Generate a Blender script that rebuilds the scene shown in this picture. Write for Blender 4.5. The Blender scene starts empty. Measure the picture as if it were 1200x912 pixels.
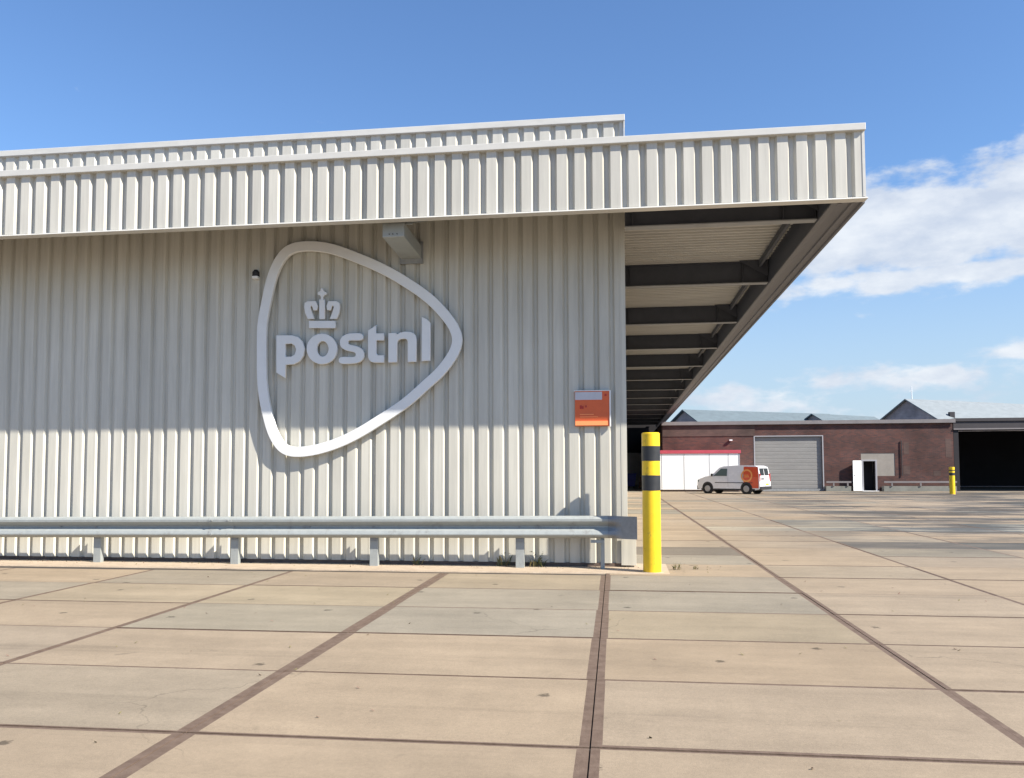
import bpy, bmesh, math, random
from mathutils import Vector, Matrix
random.seed(7)
S = bpy.context.scene
COL = S.collection

# ------------------------------------------------------------------ helpers
class MB:
    """collects shapes with material slots; build() links ONE mesh object"""
    def __init__(s): s.v=[]; s.f=[]; s.m=[]; s.s=[]
    def add(s, vs, fs, mi=0, sm=False):
        o=len(s.v); s.v+= [tuple(p) for p in vs]
        for f in fs: s.f.append([i+o for i in f]); s.m.append(mi); s.s.append(sm)
        return s
    def box(s, x0,x1,y0,y1,z0,z1, mi=0):
        vs=[(x,y,z) for x in (x0,x1) for y in (y0,y1) for z in (z0,z1)]
        return s.add(vs,[(0,1,3,2),(4,6,7,5),(0,4,5,1),(2,3,7,6),(0,2,6,4),(1,5,7,3)],mi)
    def prism(s, poly, a, b, axis='y', mi=0):
        """poly: 2D pts in the other two axes (order x,z / y,z / x,y) swept from a to b"""
        def P(p,t): return {'y':(p[0],t,p[1]),'x':(t,p[0],p[1]),'z':(p[0],p[1],t)}[axis]
        n=len(poly); vs=[P(p,a) for p in poly]+[P(p,b) for p in poly]
        fs=[tuple(range(n)),tuple(range(2*n-1,n-1,-1))]+[(i,(i+1)%n,n+(i+1)%n,n+i) for i in range(n)]
        return s.add(vs,fs,mi)
    def cyl(s, p0,p1,r0,r1=None,n=16,mi=0,cap=True):
        r1=r0 if r1 is None else r1
        p0=Vector(p0);p1=Vector(p1);d=(p1-p0).normalized()
        a=d.orthogonal().normalized();b=d.cross(a)
        vs=[p0+(a*math.cos(2*math.pi*i/n)+b*math.sin(2*math.pi*i/n))*r0 for i in range(n)]
        vs+=[p1+(a*math.cos(2*math.pi*i/n)+b*math.sin(2*math.pi*i/n))*r1 for i in range(n)]
        s.add(vs,[(i,(i+1)%n,n+(i+1)%n,n+i) for i in range(n)],mi,True)
        if cap:
            s.add(vs[:n],[tuple(range(n))],mi); s.add(vs[n:],[tuple(range(n))],mi)
        return s
    def build(s, name, mats, parent=None, bevel=0, tone=None, weld=True):
        me=bpy.data.meshes.new(name); me.from_pydata(s.v,[],s.f)
        if not isinstance(mats,(list,tuple)): mats=[mats]
        for m in mats: me.materials.append(m)
        for p,mi,sm in zip(me.polygons,s.m,s.s): p.material_index=mi; p.use_smooth=sm
        if tone is not None:
            at=me.attributes.new('tone','FLOAT_COLOR','FACE')
            for i,c in enumerate(tone): at.data[i].color=(c[0],c[1],c[2],1)
        if weld:
            bm=bmesh.new(); bm.from_mesh(me)
            bmesh.ops.recalc_face_normals(bm,faces=bm.faces); bm.to_mesh(me); bm.free()
        o=bpy.data.objects.new(name,me); COL.objects.link(o)
        if parent: o.parent=parent; o.matrix_parent_inverse=Matrix.Translation(-wpos(parent))
        if bevel:
            b=o.modifiers.new('bevel','BEVEL'); b.width=bevel; b.segments=2; b.limit_method='ANGLE'; b.angle_limit=math.radians(40)
        return o
def wpos(o):
    p=Vector(o.location)
    if o.parent: p = p + wpos(o.parent) + o.matrix_parent_inverse.translation
    return p
def tag(o,label=None,cat=None,group=None,kind=None):
    if label: o['label']=label
    if cat: o['category']=cat
    if group: o['group']=group
    if kind: o['kind']=kind
    return o
def thing(name,label,cat,loc=(0,0,0),group=None):
    o=bpy.data.objects.new(name,None); COL.objects.link(o); o.location=loc; o.empty_display_size=.2
    return tag(o,label,cat,group)
def flat_shape(name, outlines, yf, depth, mat, parent, bevel=.006):
    """closed outlines (x,z) filled with holes, real thickness, front face at y=yf"""
    cu=bpy.data.curves.new(name,'CURVE'); cu.dimensions='2D'; cu.fill_mode='BOTH'
    cu.extrude=depth/2-bevel; cu.bevel_depth=bevel; cu.bevel_resolution=1; cu.offset=-bevel
    for pts in outlines:
        sp=cu.splines.new('POLY'); sp.points.add(len(pts)-1); sp.use_cyclic_u=True
        for i,(x,z) in enumerate(pts): sp.points[i].co=(x,z,0,1)
    t=bpy.data.objects.new('tmp',cu); COL.objects.link(t)
    dg=bpy.context.evaluated_depsgraph_get()
    me=bpy.data.meshes.new_from_object(t.evaluated_get(dg))
    bpy.data.objects.remove(t); bpy.data.curves.remove(cu)
    me.transform(Matrix.Rotation(math.pi/2,4,'X')); me.transform(Matrix.Translation((0,yf+depth/2,0)))
    me.materials.clear(); me.materials.append(mat); me.name=name
    o=bpy.data.objects.new(name,me); COL.objects.link(o)
    if parent: o.parent=parent; o.matrix_parent_inverse=Matrix.Translation(-wpos(parent))
    return o
def smooth_loop(pts,k=4):
    out=[];n=len(pts)
    for i in range(n):
        p0,p1,p2,p3=[Vector(pts[(i+j-1)%n]) for j in range(4)]
        for q in range(k):
            t=q/k
            out.append(tuple(.5*((2*p1)+(p2-p0)*t+(2*p0-5*p1+4*p2-p3)*t*t+(3*p1-p0-3*p2+p3)*t**3)))
    return out
def relax(pts,n=3):
    for _ in range(n):
        pts=[tuple((Vector(pts[i-1])+2*Vector(pts[i])+Vector(pts[(i+1)%len(pts)]))/4) for i in range(len(pts))]
    return pts
def copy_tree(o,parent=None):
    c=o.copy(); COL.objects.link(c)
    if parent: c.parent=parent; c.matrix_parent_inverse=o.matrix_parent_inverse.copy()
    for ch in list(o.children): copy_tree(ch,c)
    return c

# ------------------------------------------------------------------ materials
def mat(name,col,rough=.6,metal=0,var=.0,scale=4,bump=0,bscale=60,col2=None,spec=.5,stretch=(1,1,1),streak=0):
    m=bpy.data.materials.new(name); m.use_nodes=True; nt=m.node_tree; N=nt.nodes; L=nt.links
    b=N['Principled BSDF']; b.inputs['Roughness'].default_value=rough; b.inputs['Metallic'].default_value=metal
    b.inputs['Specular IOR Level'].default_value=spec
    b.inputs['Base Color'].default_value=(*col,1)
    tc=N.new('ShaderNodeTexCoord'); mp=N.new('ShaderNodeMapping'); L.new(tc.outputs['Object'],mp.inputs[0]); mp.inputs['Scale'].default_value=stretch
    if var or col2:
        n=N.new('ShaderNodeTexNoise'); n.inputs['Scale'].default_value=scale; n.inputs['Detail'].default_value=6; n.inputs['Roughness'].default_value=.65
        L.new(mp.outputs[0],n.inputs['Vector'])
        r=N.new('ShaderNodeMapRange'); r.inputs[1].default_value=.3; r.inputs[2].default_value=.7; L.new(n.outputs['Fac'],r.inputs[0])
        mx=N.new('ShaderNodeMix'); mx.data_type='RGBA'; L.new(r.outputs[0],mx.inputs['Factor'])
        c2=col2 or tuple(c*(1-var) for c in col)
        mx.inputs['A'].default_value=(*c2,1); mx.inputs['B'].default_value=(*col,1)
        L.new(mx.outputs['Result'],b.inputs['Base Color'])
        r2=N.new('ShaderNodeMapRange'); r2.inputs[3].default_value=rough-.08; r2.inputs[4].default_value=min(1,rough+.1); L.new(n.outputs['Fac'],r2.inputs[0]); L.new(r2.outputs[0],b.inputs['Roughness'])
    if bump:
        n2=N.new('ShaderNodeTexNoise'); n2.inputs['Scale'].default_value=bscale; n2.inputs['Detail'].default_value=5; L.new(mp.outputs[0],n2.inputs['Vector'])
        bp=N.new('ShaderNodeBump'); bp.inputs['Strength'].default_value=bump; bp.inputs['Distance'].default_value=.01; L.new(n2.outputs['Fac'],bp.inputs['Height']); L.new(bp.outputs[0],b.inputs['Normal'])
    return m
def srgb(r,g,b):
    f=lambda c:(c/255/12.92 if c<=10 else ((c/255+.055)/1.055)**2.4)
    return (f(r),f(g),f(b))

def cladding_mat(name,base,pitch,axis=0):
    """coated sheet steel: slight tone per rib, faint vertical run-off streaks"""
    m=mat(name,base,.42); nt=m.node_tree; N=nt.nodes; L=nt.links; b=N['Principled BSDF']
    tc=[n for n in N if n.type=='TEX_COORD'][0]; sx=N.new('ShaderNodeSeparateXYZ'); L.new(tc.outputs['Object'],sx.inputs[0])
    dv=N.new('ShaderNodeMath'); dv.operation='DIVIDE'; dv.inputs[1].default_value=pitch; L.new(sx.outputs[axis],dv.inputs[0])
    fl=N.new('ShaderNodeMath'); fl.operation='FLOOR'; L.new(dv.outputs[0],fl.inputs[0])
    wn=N.new('ShaderNodeTexWhiteNoise'); wn.noise_dimensions='1D'; L.new(fl.outputs[0],wn.inputs['W'])
    mp=N.new('ShaderNodeMapping'); mp.inputs['Scale'].default_value=(9,9,.55); L.new(tc.outputs['Object'],mp.inputs[0])
    n=N.new('ShaderNodeTexNoise'); n.inputs['Scale'].default_value=1.6; n.inputs['Detail'].default_value=7; n.inputs['Roughness'].default_value=.7; L.new(mp.outputs[0],n.inputs['Vector'])
    n2=N.new('ShaderNodeTexNoise'); n2.inputs['Scale'].default_value=.7; n2.inputs['Detail'].default_value=3; L.new(tc.outputs['Object'],n2.inputs['Vector'])
    v=N.new('ShaderNodeMapRange'); v.inputs[3].default_value=.90; v.inputs[4].default_value=1.02; L.new(wn.outputs['Value'],v.inputs[0])
    v2=N.new('ShaderNodeMapRange'); v2.inputs[1].default_value=.3; v2.inputs[2].default_value=.65; v2.inputs[3].default_value=.84; v2.inputs[4].default_value=1.0; L.new(n.outputs['Fac'],v2.inputs[0])
    v3=N.new('ShaderNodeMapRange'); v3.inputs[1].default_value=.3; v3.inputs[2].default_value=.7; v3.inputs[3].default_value=.93; v3.inputs[4].default_value=1.03; L.new(n2.outputs['Fac'],v3.inputs[0])
    m1=N.new('ShaderNodeMath'); m1.operation='MULTIPLY'; L.new(v.outputs[0],m1.inputs[0]); L.new(v2.outputs[0],m1.inputs[1])
    dv5=N.new('ShaderNodeMath'); dv5.operation='DIVIDE'; dv5.inputs[1].default_value=pitch*5; L.new(sx.outputs[axis],dv5.inputs[0])
    fl5=N.new('ShaderNodeMath'); fl5.operation='FLOOR'; L.new(dv5.outputs[0],fl5.inputs[0]); wn5=N.new('ShaderNodeTexWhiteNoise'); wn5.noise_dimensions='1D'; L.new(fl5.outputs[0],wn5.inputs['W'])
    v5=N.new('ShaderNodeMapRange'); v5.inputs[3].default_value=.93; v5.inputs[4].default_value=1.03; L.new(wn5.outputs['Value'],v5.inputs[0])
    m5=N.new('ShaderNodeMath'); m5.operation='MULTIPLY'; L.new(m1.outputs[0],m5.inputs[0]); L.new(v5.outputs[0],m5.inputs[1])
    m2=N.new('ShaderNodeMath'); m2.operation='MULTIPLY'; L.new(m5.outputs[0],m2.inputs[0]); L.new(v3.outputs[0],m2.inputs[1])
    hs=N.new('ShaderNodeVectorMath'); hs.operation='SCALE'; hs.inputs[0].default_value=base; L.new(m2.outputs[0],hs.inputs['Scale'])
    L.new(hs.outputs[0],b.inputs['Base Color'])
    bp=N.new('ShaderNodeBump'); bp.inputs['Strength'].default_value=.05; bp.inputs['Distance'].default_value=.02
    n3=N.new('ShaderNodeTexNoise'); n3.inputs['Scale'].default_value=2.5; L.new(tc.outputs['Object'],n3.inputs['Vector']); L.new(n3.outputs['Fac'],bp.inputs['Height']); L.new(bp.outputs[0],b.inputs['Normal'])
    return m

def concrete_mat():
    m=bpy.data.materials.new('slab_concrete'); m.use_nodes=True; nt=m.node_tree; N=nt.nodes; L=nt.links
    b=N['Principled BSDF']; b.inputs['Roughness'].default_value=.85; b.inputs['Specular IOR Level'].default_value=.3
    at=N.new('ShaderNodeAttribute'); at.attribute_name='tone'
    tc=N.new('ShaderNodeTexCoord')
    def noise(sc,det,rough,stretch=None):
        n=N.new('ShaderNodeTexNoise'); n.inputs['Scale'].default_value=sc; n.inputs['Detail'].default_value=det; n.inputs['Roughness'].default_value=rough
        if stretch:
            mp=N.new('ShaderNodeMapping'); mp.inputs['Scale'].default_value=stretch; L.new(tc.outputs['Object'],mp.inputs[0]); L.new(mp.outputs[0],n.inputs['Vector'])
        else: L.new(tc.outputs['Object'],n.inputs['Vector'])
        return n.outputs['Fac']
    def rng(src,a,b_,c,d):
        r=N.new('ShaderNodeMapRange'); r.inputs[1].default_value=a; r.inputs[2].default_value=b_; r.inputs[3].default_value=c; r.inputs[4].default_value=d; L.new(src,r.inputs[0]); return r.outputs[0]
    def mul(a,b_):
        q=N.new('ShaderNodeMath'); q.operation='MULTIPLY'; L.new(a,q.inputs[0]); L.new(b_,q.inputs[1]); return q.outputs[0]
    blot=rng(noise(.9,6,.6),.32,.68,.86,1.07)
    mid=rng(noise(7,6,.7),.3,.7,.93,1.05)
    fine=mul(rng(noise(210,3,.8),.3,.7,.74,1.22),rng(noise(38,5,.75),.3,.7,.90,1.08))
    # hairline cracks and rubbed tyre tracks
    vc=N.new('ShaderNodeTexVoronoi'); vc.voronoi_dimensions='2D'; vc.feature='DISTANCE_TO_EDGE'; vc.inputs['Scale'].default_value=.23
    wv=N.new('ShaderNodeVectorMath'); wv.operation='MULTIPLY_ADD'; nn=N.new('ShaderNodeTexNoise'); nn.inputs['Scale'].default_value=1.3; nn.inputs['Detail'].default_value=8; L.new(tc.outputs['Object'],nn.inputs['Vector']); L.new(nn.outputs['Color'],wv.inputs[0]); wv.inputs[1].default_value=(1.1,1.1,0); L.new(tc.outputs['Object'],wv.inputs[2]); L.new(wv.outputs[0],vc.inputs['Vector'])
    crack=rng(vc.outputs['Distance'],.0007,.0022,0,1); gate=rng(noise(.5,3,.5),.50,.56,0,1)
    cm=N.new('ShaderNodeMath'); cm.operation='MULTIPLY_ADD'; iv=N.new('ShaderNodeMath'); iv.operation='SUBTRACT'; iv.inputs[1].default_value=1; L.new(crack,iv.inputs[0]); gm=mul(iv.outputs[0],gate); L.new(gm,cm.inputs[0]); cm.inputs[1].default_value=.28; cm.inputs[2].default_value=1
    fine=mul(fine,cm.outputs[0])
    tyre=rng(noise(.8,6,.7,(.10,3.2,1)),.56,.66,1.0,.86); fine=mul(fine,tyre)
    spots=rng(noise(3.3,3,.5),.70,.78,1.0,.74); fine=mul(fine,spots)
    strk=rng(noise(1.1,5,.6,(.35,2.6,1)),.35,.7,1.04,.88)
    f=mul(mul(blot,mid),mul(fine,strk))
    # small chipped lifting holes
    vo=N.new('ShaderNodeTexVoronoi'); vo.voronoi_dimensions='2D'; vo.inputs['Scale'].default_value=.62; L.new(tc.outputs['Object'],vo.inputs['Vector'])
    wob=N.new('ShaderNodeMath'); wob.operation='MULTIPLY_ADD'; wob.inputs[1].default_value=.06; L.new(noise(30,2,.5),wob.inputs[0]); L.new(vo.outputs['Distance'],wob.inputs[2])
    chip=rng(wob.outputs[0],.046,.058,.40,1.0)
    f=mul(f,chip)
    # soft yard shade painted into the colour (right of and beyond the building corner)
    sp=N.new('ShaderNodeSeparateXYZ'); L.new(tc.outputs['Object'],sp.inputs[0])
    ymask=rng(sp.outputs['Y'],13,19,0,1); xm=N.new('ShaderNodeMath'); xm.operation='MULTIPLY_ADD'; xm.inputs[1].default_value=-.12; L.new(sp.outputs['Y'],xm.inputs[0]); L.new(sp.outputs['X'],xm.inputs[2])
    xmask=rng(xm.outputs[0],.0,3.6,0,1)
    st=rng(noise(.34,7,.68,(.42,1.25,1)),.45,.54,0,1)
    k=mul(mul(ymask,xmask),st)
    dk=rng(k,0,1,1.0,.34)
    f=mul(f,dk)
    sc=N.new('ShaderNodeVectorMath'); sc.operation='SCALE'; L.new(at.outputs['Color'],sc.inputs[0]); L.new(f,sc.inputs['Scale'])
    # the painted shade also shifts the concrete cooler
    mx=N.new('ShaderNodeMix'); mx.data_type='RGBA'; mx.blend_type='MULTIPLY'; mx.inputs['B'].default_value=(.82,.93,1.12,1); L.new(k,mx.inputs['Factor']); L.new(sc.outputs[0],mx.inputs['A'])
    L.new(mx.outputs['Result'],b.inputs['Base Color'])
    bp=N.new('ShaderNodeBump'); bp.inputs['Strength'].default_value=.35; bp.inputs['Distance'].default_value=.004; L.new(noise(120,5,.75),bp.inputs['Height']); L.new(bp.outputs[0],b.inputs['Normal'])
    return m

def brick_mat(name,c1,c2,mortar):
    m=bpy.data.materials.new(name); m.use_nodes=True; nt=m.node_tree; N=nt.nodes; L=nt.links
    b=N['Principled BSDF']; b.inputs['Roughness'].default_value=.9
    tc=N.new('ShaderNodeTexCoord'); sp=N.new('ShaderNodeSeparateXYZ'); cb=N.new('ShaderNodeCombineXYZ'); L.new(tc.outputs['Object'],sp.inputs[0])
    ad=N.new('ShaderNodeMath'); ad.operation='ADD'; L.new(sp.outputs['X'],ad.inputs[0]); L.new(sp.outputs['Y'],ad.inputs[1])
    L.new(ad.outputs[0],cb.inputs[0]); L.new(sp.outputs['Z'],cb.inputs[1])
    br=N.new('ShaderNodeTexBrick'); br.inputs['Color1'].default_value=(*c1,1); br.inputs['Color2'].default_value=(*c2,1); br.inputs['Mortar'].default_value=(*mortar,1)
    br.inputs['Scale'].default_value=1; br.inputs['Brick Width'].default_value=.22; br.inputs['Row Height'].default_value=.07; br.inputs['Mortar Size'].default_value=.008
    L.new(cb.outputs[0],br.inputs['Vector'])
    n=N.new('ShaderNodeTexNoise'); n.inputs['Scale'].default_value=.8; n.inputs['Detail'].default_value=6; L.new(tc.outputs['Object'],n.inputs['Vector'])
    r=N.new('ShaderNodeMapRange'); r.inputs[1].default_value=.3; r.inputs[2].default_value=.7; r.inputs[3].default_value=.62; r.inputs[4].default_value=1.35; L.new(n.outputs['Fac'],r.inputs[0])
    sc=N.new('ShaderNodeVectorMath'); sc.operation='SCALE'; L.new(br.outputs['Color'],sc.inputs[0]); L.new(r.outputs[0],sc.inputs['Scale']); L.new(sc.outputs[0],b.inputs['Base Color'])
    return m

M={}
M['clad']=cladding_mat('wall_cladding',(.65,.63,.55),.2215)
M['clad_f']=cladding_mat('fascia_cladding',(.63,.61,.54),.2345)
M['clad_s']=cladding_mat('side_cladding',(.62,.60,.55),.2345,1)
M['trim']=mat('coated_trim',(.60,.59,.55),.4,var=.12,scale=3,stretch=(1,1,3))
M['plinth']=mat('dark_plinth',(.15,.11,.09),.9,var=.4,scale=9)
M['galv']=mat('galvanised_steel',(.36,.385,.375),.55,.15,var=.14,scale=14,bump=.15,bscale=70)
M['galv_dull']=mat('weathered_zinc',(.33,.34,.34),.6,.3,var=.3,scale=9)
M['beam']=mat('painted_beam',(.064,.070,.088),.6,var=.25,scale=4)
M['beam_l']=mat('beam_flange_lit',(.29,.30,.31),.55,var=.25,scale=4)  # paler than the web: ground bounce painted into the lower flange
M['deck']=mat('roof_deck_underside',(.48,.47,.44),.6,var=.18,scale=1.5,stretch=(.6,3,1))
M['soffit']=mat('soffit_steel',(.14,.138,.15),.5,var=.25,scale=3,stretch=(4,.4,1))
M['white']=mat('white_sign_paint',(.80,.81,.80),.38,var=.06,scale=5)
M['sconc']=concrete_mat()
M['steel_j']=mat('rusty_joint_steel',(.095,.060,.040),.8,.0,var=.35,scale=11,col2=(.165,.115,.082),bump=.3,bscale=90)
M['gap']=mat('joint_dirt',(.05,.04,.032),.95,var=.4,scale=20)
M['apron']=mat('sandy_concrete',(.46,.37,.27),.9,var=.3,scale=6,bump=.6,bscale=50,col2=(.36,.28,.20))
M['yellow']=mat('yellow_paint',(.86,.57,.018),.38,var=.12,scale=9,bump=.06,bscale=30)
def scuff(m,dark,sc,lo,hi):
    nt=m.node_tree; N=nt.nodes; L=nt.links; b=N['Principled BSDF']; src=b.inputs['Base Color'].links[0].from_socket
    tc=N.new('ShaderNodeTexCoord'); mp=N.new('ShaderNodeMapping'); mp.inputs['Scale'].default_value=(1,1,.55); L.new(tc.outputs['Object'],mp.inputs[0])
    n=N.new('ShaderNodeTexNoise'); n.inputs['Scale'].default_value=sc; n.inputs['Detail'].default_value=9; n.inputs['Roughness'].default_value=.75; L.new(mp.outputs[0],n.inputs['Vector'])
    r=N.new('ShaderNodeMapRange'); r.inputs[1].default_value=lo; r.inputs[2].default_value=hi; L.new(n.outputs['Fac'],r.inputs[0])
    mx=N.new('ShaderNodeMix'); mx.data_type='RGBA'; L.new(r.outputs[0],mx.inputs['Factor']); L.new(src,mx.inputs['A']); mx.inputs['B'].default_value=(*dark,1); L.new(mx.outputs['Result'],b.inputs['Base Color'])
scuff(M['yellow'],(.30,.19,.05),7,.60,.70)
scuff(M['galv'],(.22,.22,.21),4,.58,.72)
M['black']=mat('black_band',(.030,.032,.035),.45,var=.3,scale=9)
M['orange']=mat('orange_sign',(.72,.13,.035),.4,var=.1,scale=9)
M['orange_d']=mat('dark_red_print',(.45,.03,.02),.5)
M['orange_l']=mat('light_orange_print',(.95,.33,.12),.4)
M['signgrey']=mat('sign_header',(.55,.55,.60),.4,var=.1,scale=9)
M['brick']=brick_mat('dark_brick',(.115,.043,.033),(.062,.030,.028),(.075,.055,.05))
M['brick2']=brick_mat('brown_brick',(.10,.058,.048),(.078,.046,.04),(.08,.062,.056))
M['roofdark']=mat('roof_edge_dark',(.05,.045,.05),.7,var=.3,scale=2)
M['roofgrey']=mat('roof_edge_grey',(.22,.20,.20),.6,var=.2,scale=2)
M['shutter']=mat('grey_shutter',(.25,.245,.235),.7,var=.15,scale=1.2,stretch=(1,1,4))
M['gutter']=mat('concrete_band',(.24,.24,.21),.8,var=.3,scale=2)
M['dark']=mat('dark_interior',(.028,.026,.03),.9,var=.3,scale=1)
M['whitepanel']=mat('white_panel',(.86,.87,.86),.4,var=.05,scale=2)
M['redtrim']=mat('red_trim',(.50,.07,.10),.5,var=.15,scale=3)
M['doorgrey']=mat('door_frame_grey',(.33,.33,.35),.5)
M['boardbeige']=mat('beige_board',(.30,.27,.235),.7,var=.2,scale=2)
M['vanwhite']=mat('van_paint',(.78,.78,.79),.25,var=.04,scale=4)
M['vanorange']=mat('van_orange_film',(.72,.09,.03),.3,var=.1,scale=6)
M['vanyellow']=mat('van_light_film',(.85,.36,.10),.3)
M['glass']=mat('dark_glass',(.03,.04,.045),.08,spec=.8)
M['cabglass']=mat('tinted_glass',(.10,.14,.13),.1,spec=.8)
M['tyre']=mat('tyre_rubber',(.02,.02,.02),.85)
M['rim']=mat('wheel_rim',(.32,.32,.33),.4,.6)
M['plastic']=mat('black_plastic',(.025,.025,.028),.6)
M['redlamp']=mat('red_lamp',(.45,.02,.02),.2)
M['plate']=mat('yellow_number_plate',(.75,.5,.04),.4)
M['blue']=mat('blue_plastic',(.06,.09,.55),.5,var=.15,scale=5)
M['wood']=mat('pallet_wood',(.28,.17,.12),.85,var=.4,scale=8)
M['crate']=mat('pink_brown_crate',(.38,.22,.18),.8,var=.3,scale=8)
M['slate']=mat('corrugated_roof_sheet',(.13,.17,.19),.75,var=.25,scale=1.5,stretch=(1,1,3))
M['slate_pale']=mat('pale_roof_sheet',(.22,.25,.265),.7,var=.2,scale=1.5,stretch=(1,1,3))
M['gable']=brick_mat('gable_brick',(.36,.31,.31),(.30,.27,.27),(.33,.3,.3))
M['yardwall']=mat('grey_render',(.55,.5,.46),.85,var=.2,scale=2)
M['leaf']=mat('weed_leaf',(.075,.105,.03),.7,var=.4,scale=30)
M['leaf_dry']=mat('dry_weed',(.22,.19,.08),.8,var=.4,scale=30)
M['crown']=mat('tree_leaf',(.06,.075,.04),.8,var=.4,scale=2)
M['bark']=mat('bark',(.10,.075,.055),.9,var=.4,scale=6)
M['far']=mat('yard_ground',(.24,.21,.17),.9,var=.3,scale=.4)
RING= [(-5.482, 3.145), (-5.485, 3.34), (-5.48, 3.621), (-5.425, 3.919), (-5.362, 4.234), (-5.269, 4.51), (-5.133, 4.715), (-4.972, 4.82), (-4.743, 4.853), (-4.433, 4.825), (-4.152, 4.742), (-3.899, 4.637), (-3.714, 4.557), (-3.429, 4.418), (-3.11, 4.222), (-2.78, 3.987), (-2.56, 3.76), (-2.414, 3.575), (-2.338, 3.412), (-2.318, 3.286), (-2.34, 3.159), (-2.414, 3.001), (-2.594, 2.768), (-2.777, 2.611), (-2.958, 2.448), (-3.141, 2.299), (-3.379, 2.143), (-3.6, 2.01), (-3.748, 1.921), (-3.995, 1.791), (-4.272, 1.682), (-4.536, 1.612), (-4.781, 1.582), (-4.971, 1.599), (-5.125, 1.678), (-5.26, 1.864), (-5.347, 2.096), (-5.422, 2.395), (-5.465, 2.672), (-5.479, 2.95)]
LET= {'p': [[(-5.187, 3.429), (-4.94, 3.423), (-4.84, 3.394), (-4.774, 3.328), (-4.738, 3.218), (-4.755, 3.111), (-4.814, 3.025), (-4.907, 2.981), (-5.015, 2.978), (-5.033, 2.979), (-5.03, 2.77), (-5.18, 2.86)], [(-5.042, 3.295), (-4.949, 3.297), (-4.895, 3.266), (-4.87, 3.203), (-4.892, 3.132), (-4.947, 3.099), (-5.036, 3.1)]], 'o': [[(-4.227, 3.199), (-4.233, 3.148), (-4.25, 3.099), (-4.278, 3.056), (-4.315, 3.02), (-4.361, 2.993), (-4.411, 2.977), (-4.464, 2.973), (-4.518, 2.979), (-4.569, 2.998), (-4.615, 3.026), (-4.653, 3.064), (-4.682, 3.108), (-4.701, 3.158), (-4.707, 3.21), (-4.702, 3.261), (-4.685, 3.31), (-4.656, 3.354), (-4.619, 3.39), (-4.573, 3.416), (-4.523, 3.432), (-4.469, 3.437), (-4.416, 3.43), (-4.365, 3.411), (-4.319, 3.383), (-4.281, 3.345), (-4.252, 3.3), (-4.234, 3.251)], [(-4.364, 3.203), (-4.366, 3.178), (-4.373, 3.153), (-4.383, 3.132), (-4.397, 3.114), (-4.414, 3.1), (-4.433, 3.092), (-4.454, 3.089), (-4.474, 3.093), (-4.493, 3.102), (-4.51, 3.116), (-4.525, 3.135), (-4.536, 3.157), (-4.543, 3.182), (-4.545, 3.207), (-4.543, 3.233), (-4.537, 3.258), (-4.526, 3.28), (-4.512, 3.298), (-4.495, 3.311), (-4.476, 3.319), (-4.456, 3.322), (-4.436, 3.318), (-4.416, 3.309), (-4.399, 3.295), (-4.385, 3.276), (-4.374, 3.254), (-4.367, 3.229)]], 's': [[(-3.84, 3.421), (-3.84, 3.321), (-4.018, 3.325), (-4.057, 3.311), (-4.057, 3.283), (-4.03, 3.259), (-3.925, 3.233), (-3.852, 3.197), (-3.813, 3.139), (-3.815, 3.062), (-3.851, 3.012), (-3.923, 2.98), (-4.015, 2.973), (-4.187, 2.977), (-4.188, 3.077), (-3.989, 3.071), (-3.946, 3.088), (-3.942, 3.121), (-3.97, 3.145), (-4.069, 3.167), (-4.149, 3.206), (-4.185, 3.262), (-4.182, 3.34), (-4.137, 3.396), (-4.065, 3.424), (-3.992, 3.43)]], 't': [[(-3.628, 3.544), (-3.628, 3.42), (-3.506, 3.417), (-3.505, 3.311), (-3.624, 3.314), (-3.623, 3.122), (-3.602, 3.091), (-3.504, 3.089), (-3.503, 2.979), (-3.654, 2.982), (-3.706, 2.996), (-3.739, 3.032), (-3.75, 3.08), (-3.753, 3.464)]], 'n': [[(-3.44, 3.418), (-3.323, 3.421), (-3.306, 3.395), (-3.258, 3.423), (-3.193, 3.436), (-3.115, 3.431), (-3.057, 3.41), (-3.022, 3.368), (-3.011, 3.312), (-3.01, 2.982), (-3.144, 2.981), (-3.146, 3.283), (-3.156, 3.313), (-3.186, 3.329), (-3.25, 3.326), (-3.289, 3.306), (-3.304, 3.268), (-3.303, 2.98), (-3.438, 2.978)]], 'l': [[(-2.932, 3.649), (-2.857, 3.613), (-2.801, 3.556), (-2.8, 2.993), (-2.933, 2.99)]]}
CRW= {'bar': [(-4.675, 3.636), (-4.259, 3.625), (-4.258, 3.515), (-4.673, 3.526)], 'post': [(-4.516, 3.956), (-4.429, 3.954), (-4.426, 3.656), (-4.513, 3.658)], 'cross': [(-4.491, 4.125), (-4.459, 4.124), (-4.445, 4.082), (-4.405, 4.062), (-4.404, 4.031), (-4.439, 4.019), (-4.455, 3.994), (-4.454, 3.955), (-4.492, 3.956), (-4.492, 3.995), (-4.509, 4.021), (-4.544, 4.035), (-4.544, 4.066), (-4.504, 4.083)], 'la': [(-4.745, 3.911), (-4.7, 3.937), (-4.569, 3.933), (-4.538, 3.86), (-4.55, 3.796), (-4.605, 3.793), (-4.633, 3.869), (-4.657, 3.85), (-4.63, 3.765), (-4.589, 3.664), (-4.696, 3.667), (-4.738, 3.758), (-4.751, 3.846)], 'ra': [(-4.192, 3.83), (-4.203, 3.743), (-4.242, 3.655), (-4.349, 3.657), (-4.31, 3.756), (-4.285, 3.839), (-4.309, 3.859), (-4.335, 3.785), (-4.39, 3.792), (-4.404, 3.856), (-4.374, 3.927), (-4.244, 3.924), (-4.199, 3.895)]}
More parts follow.
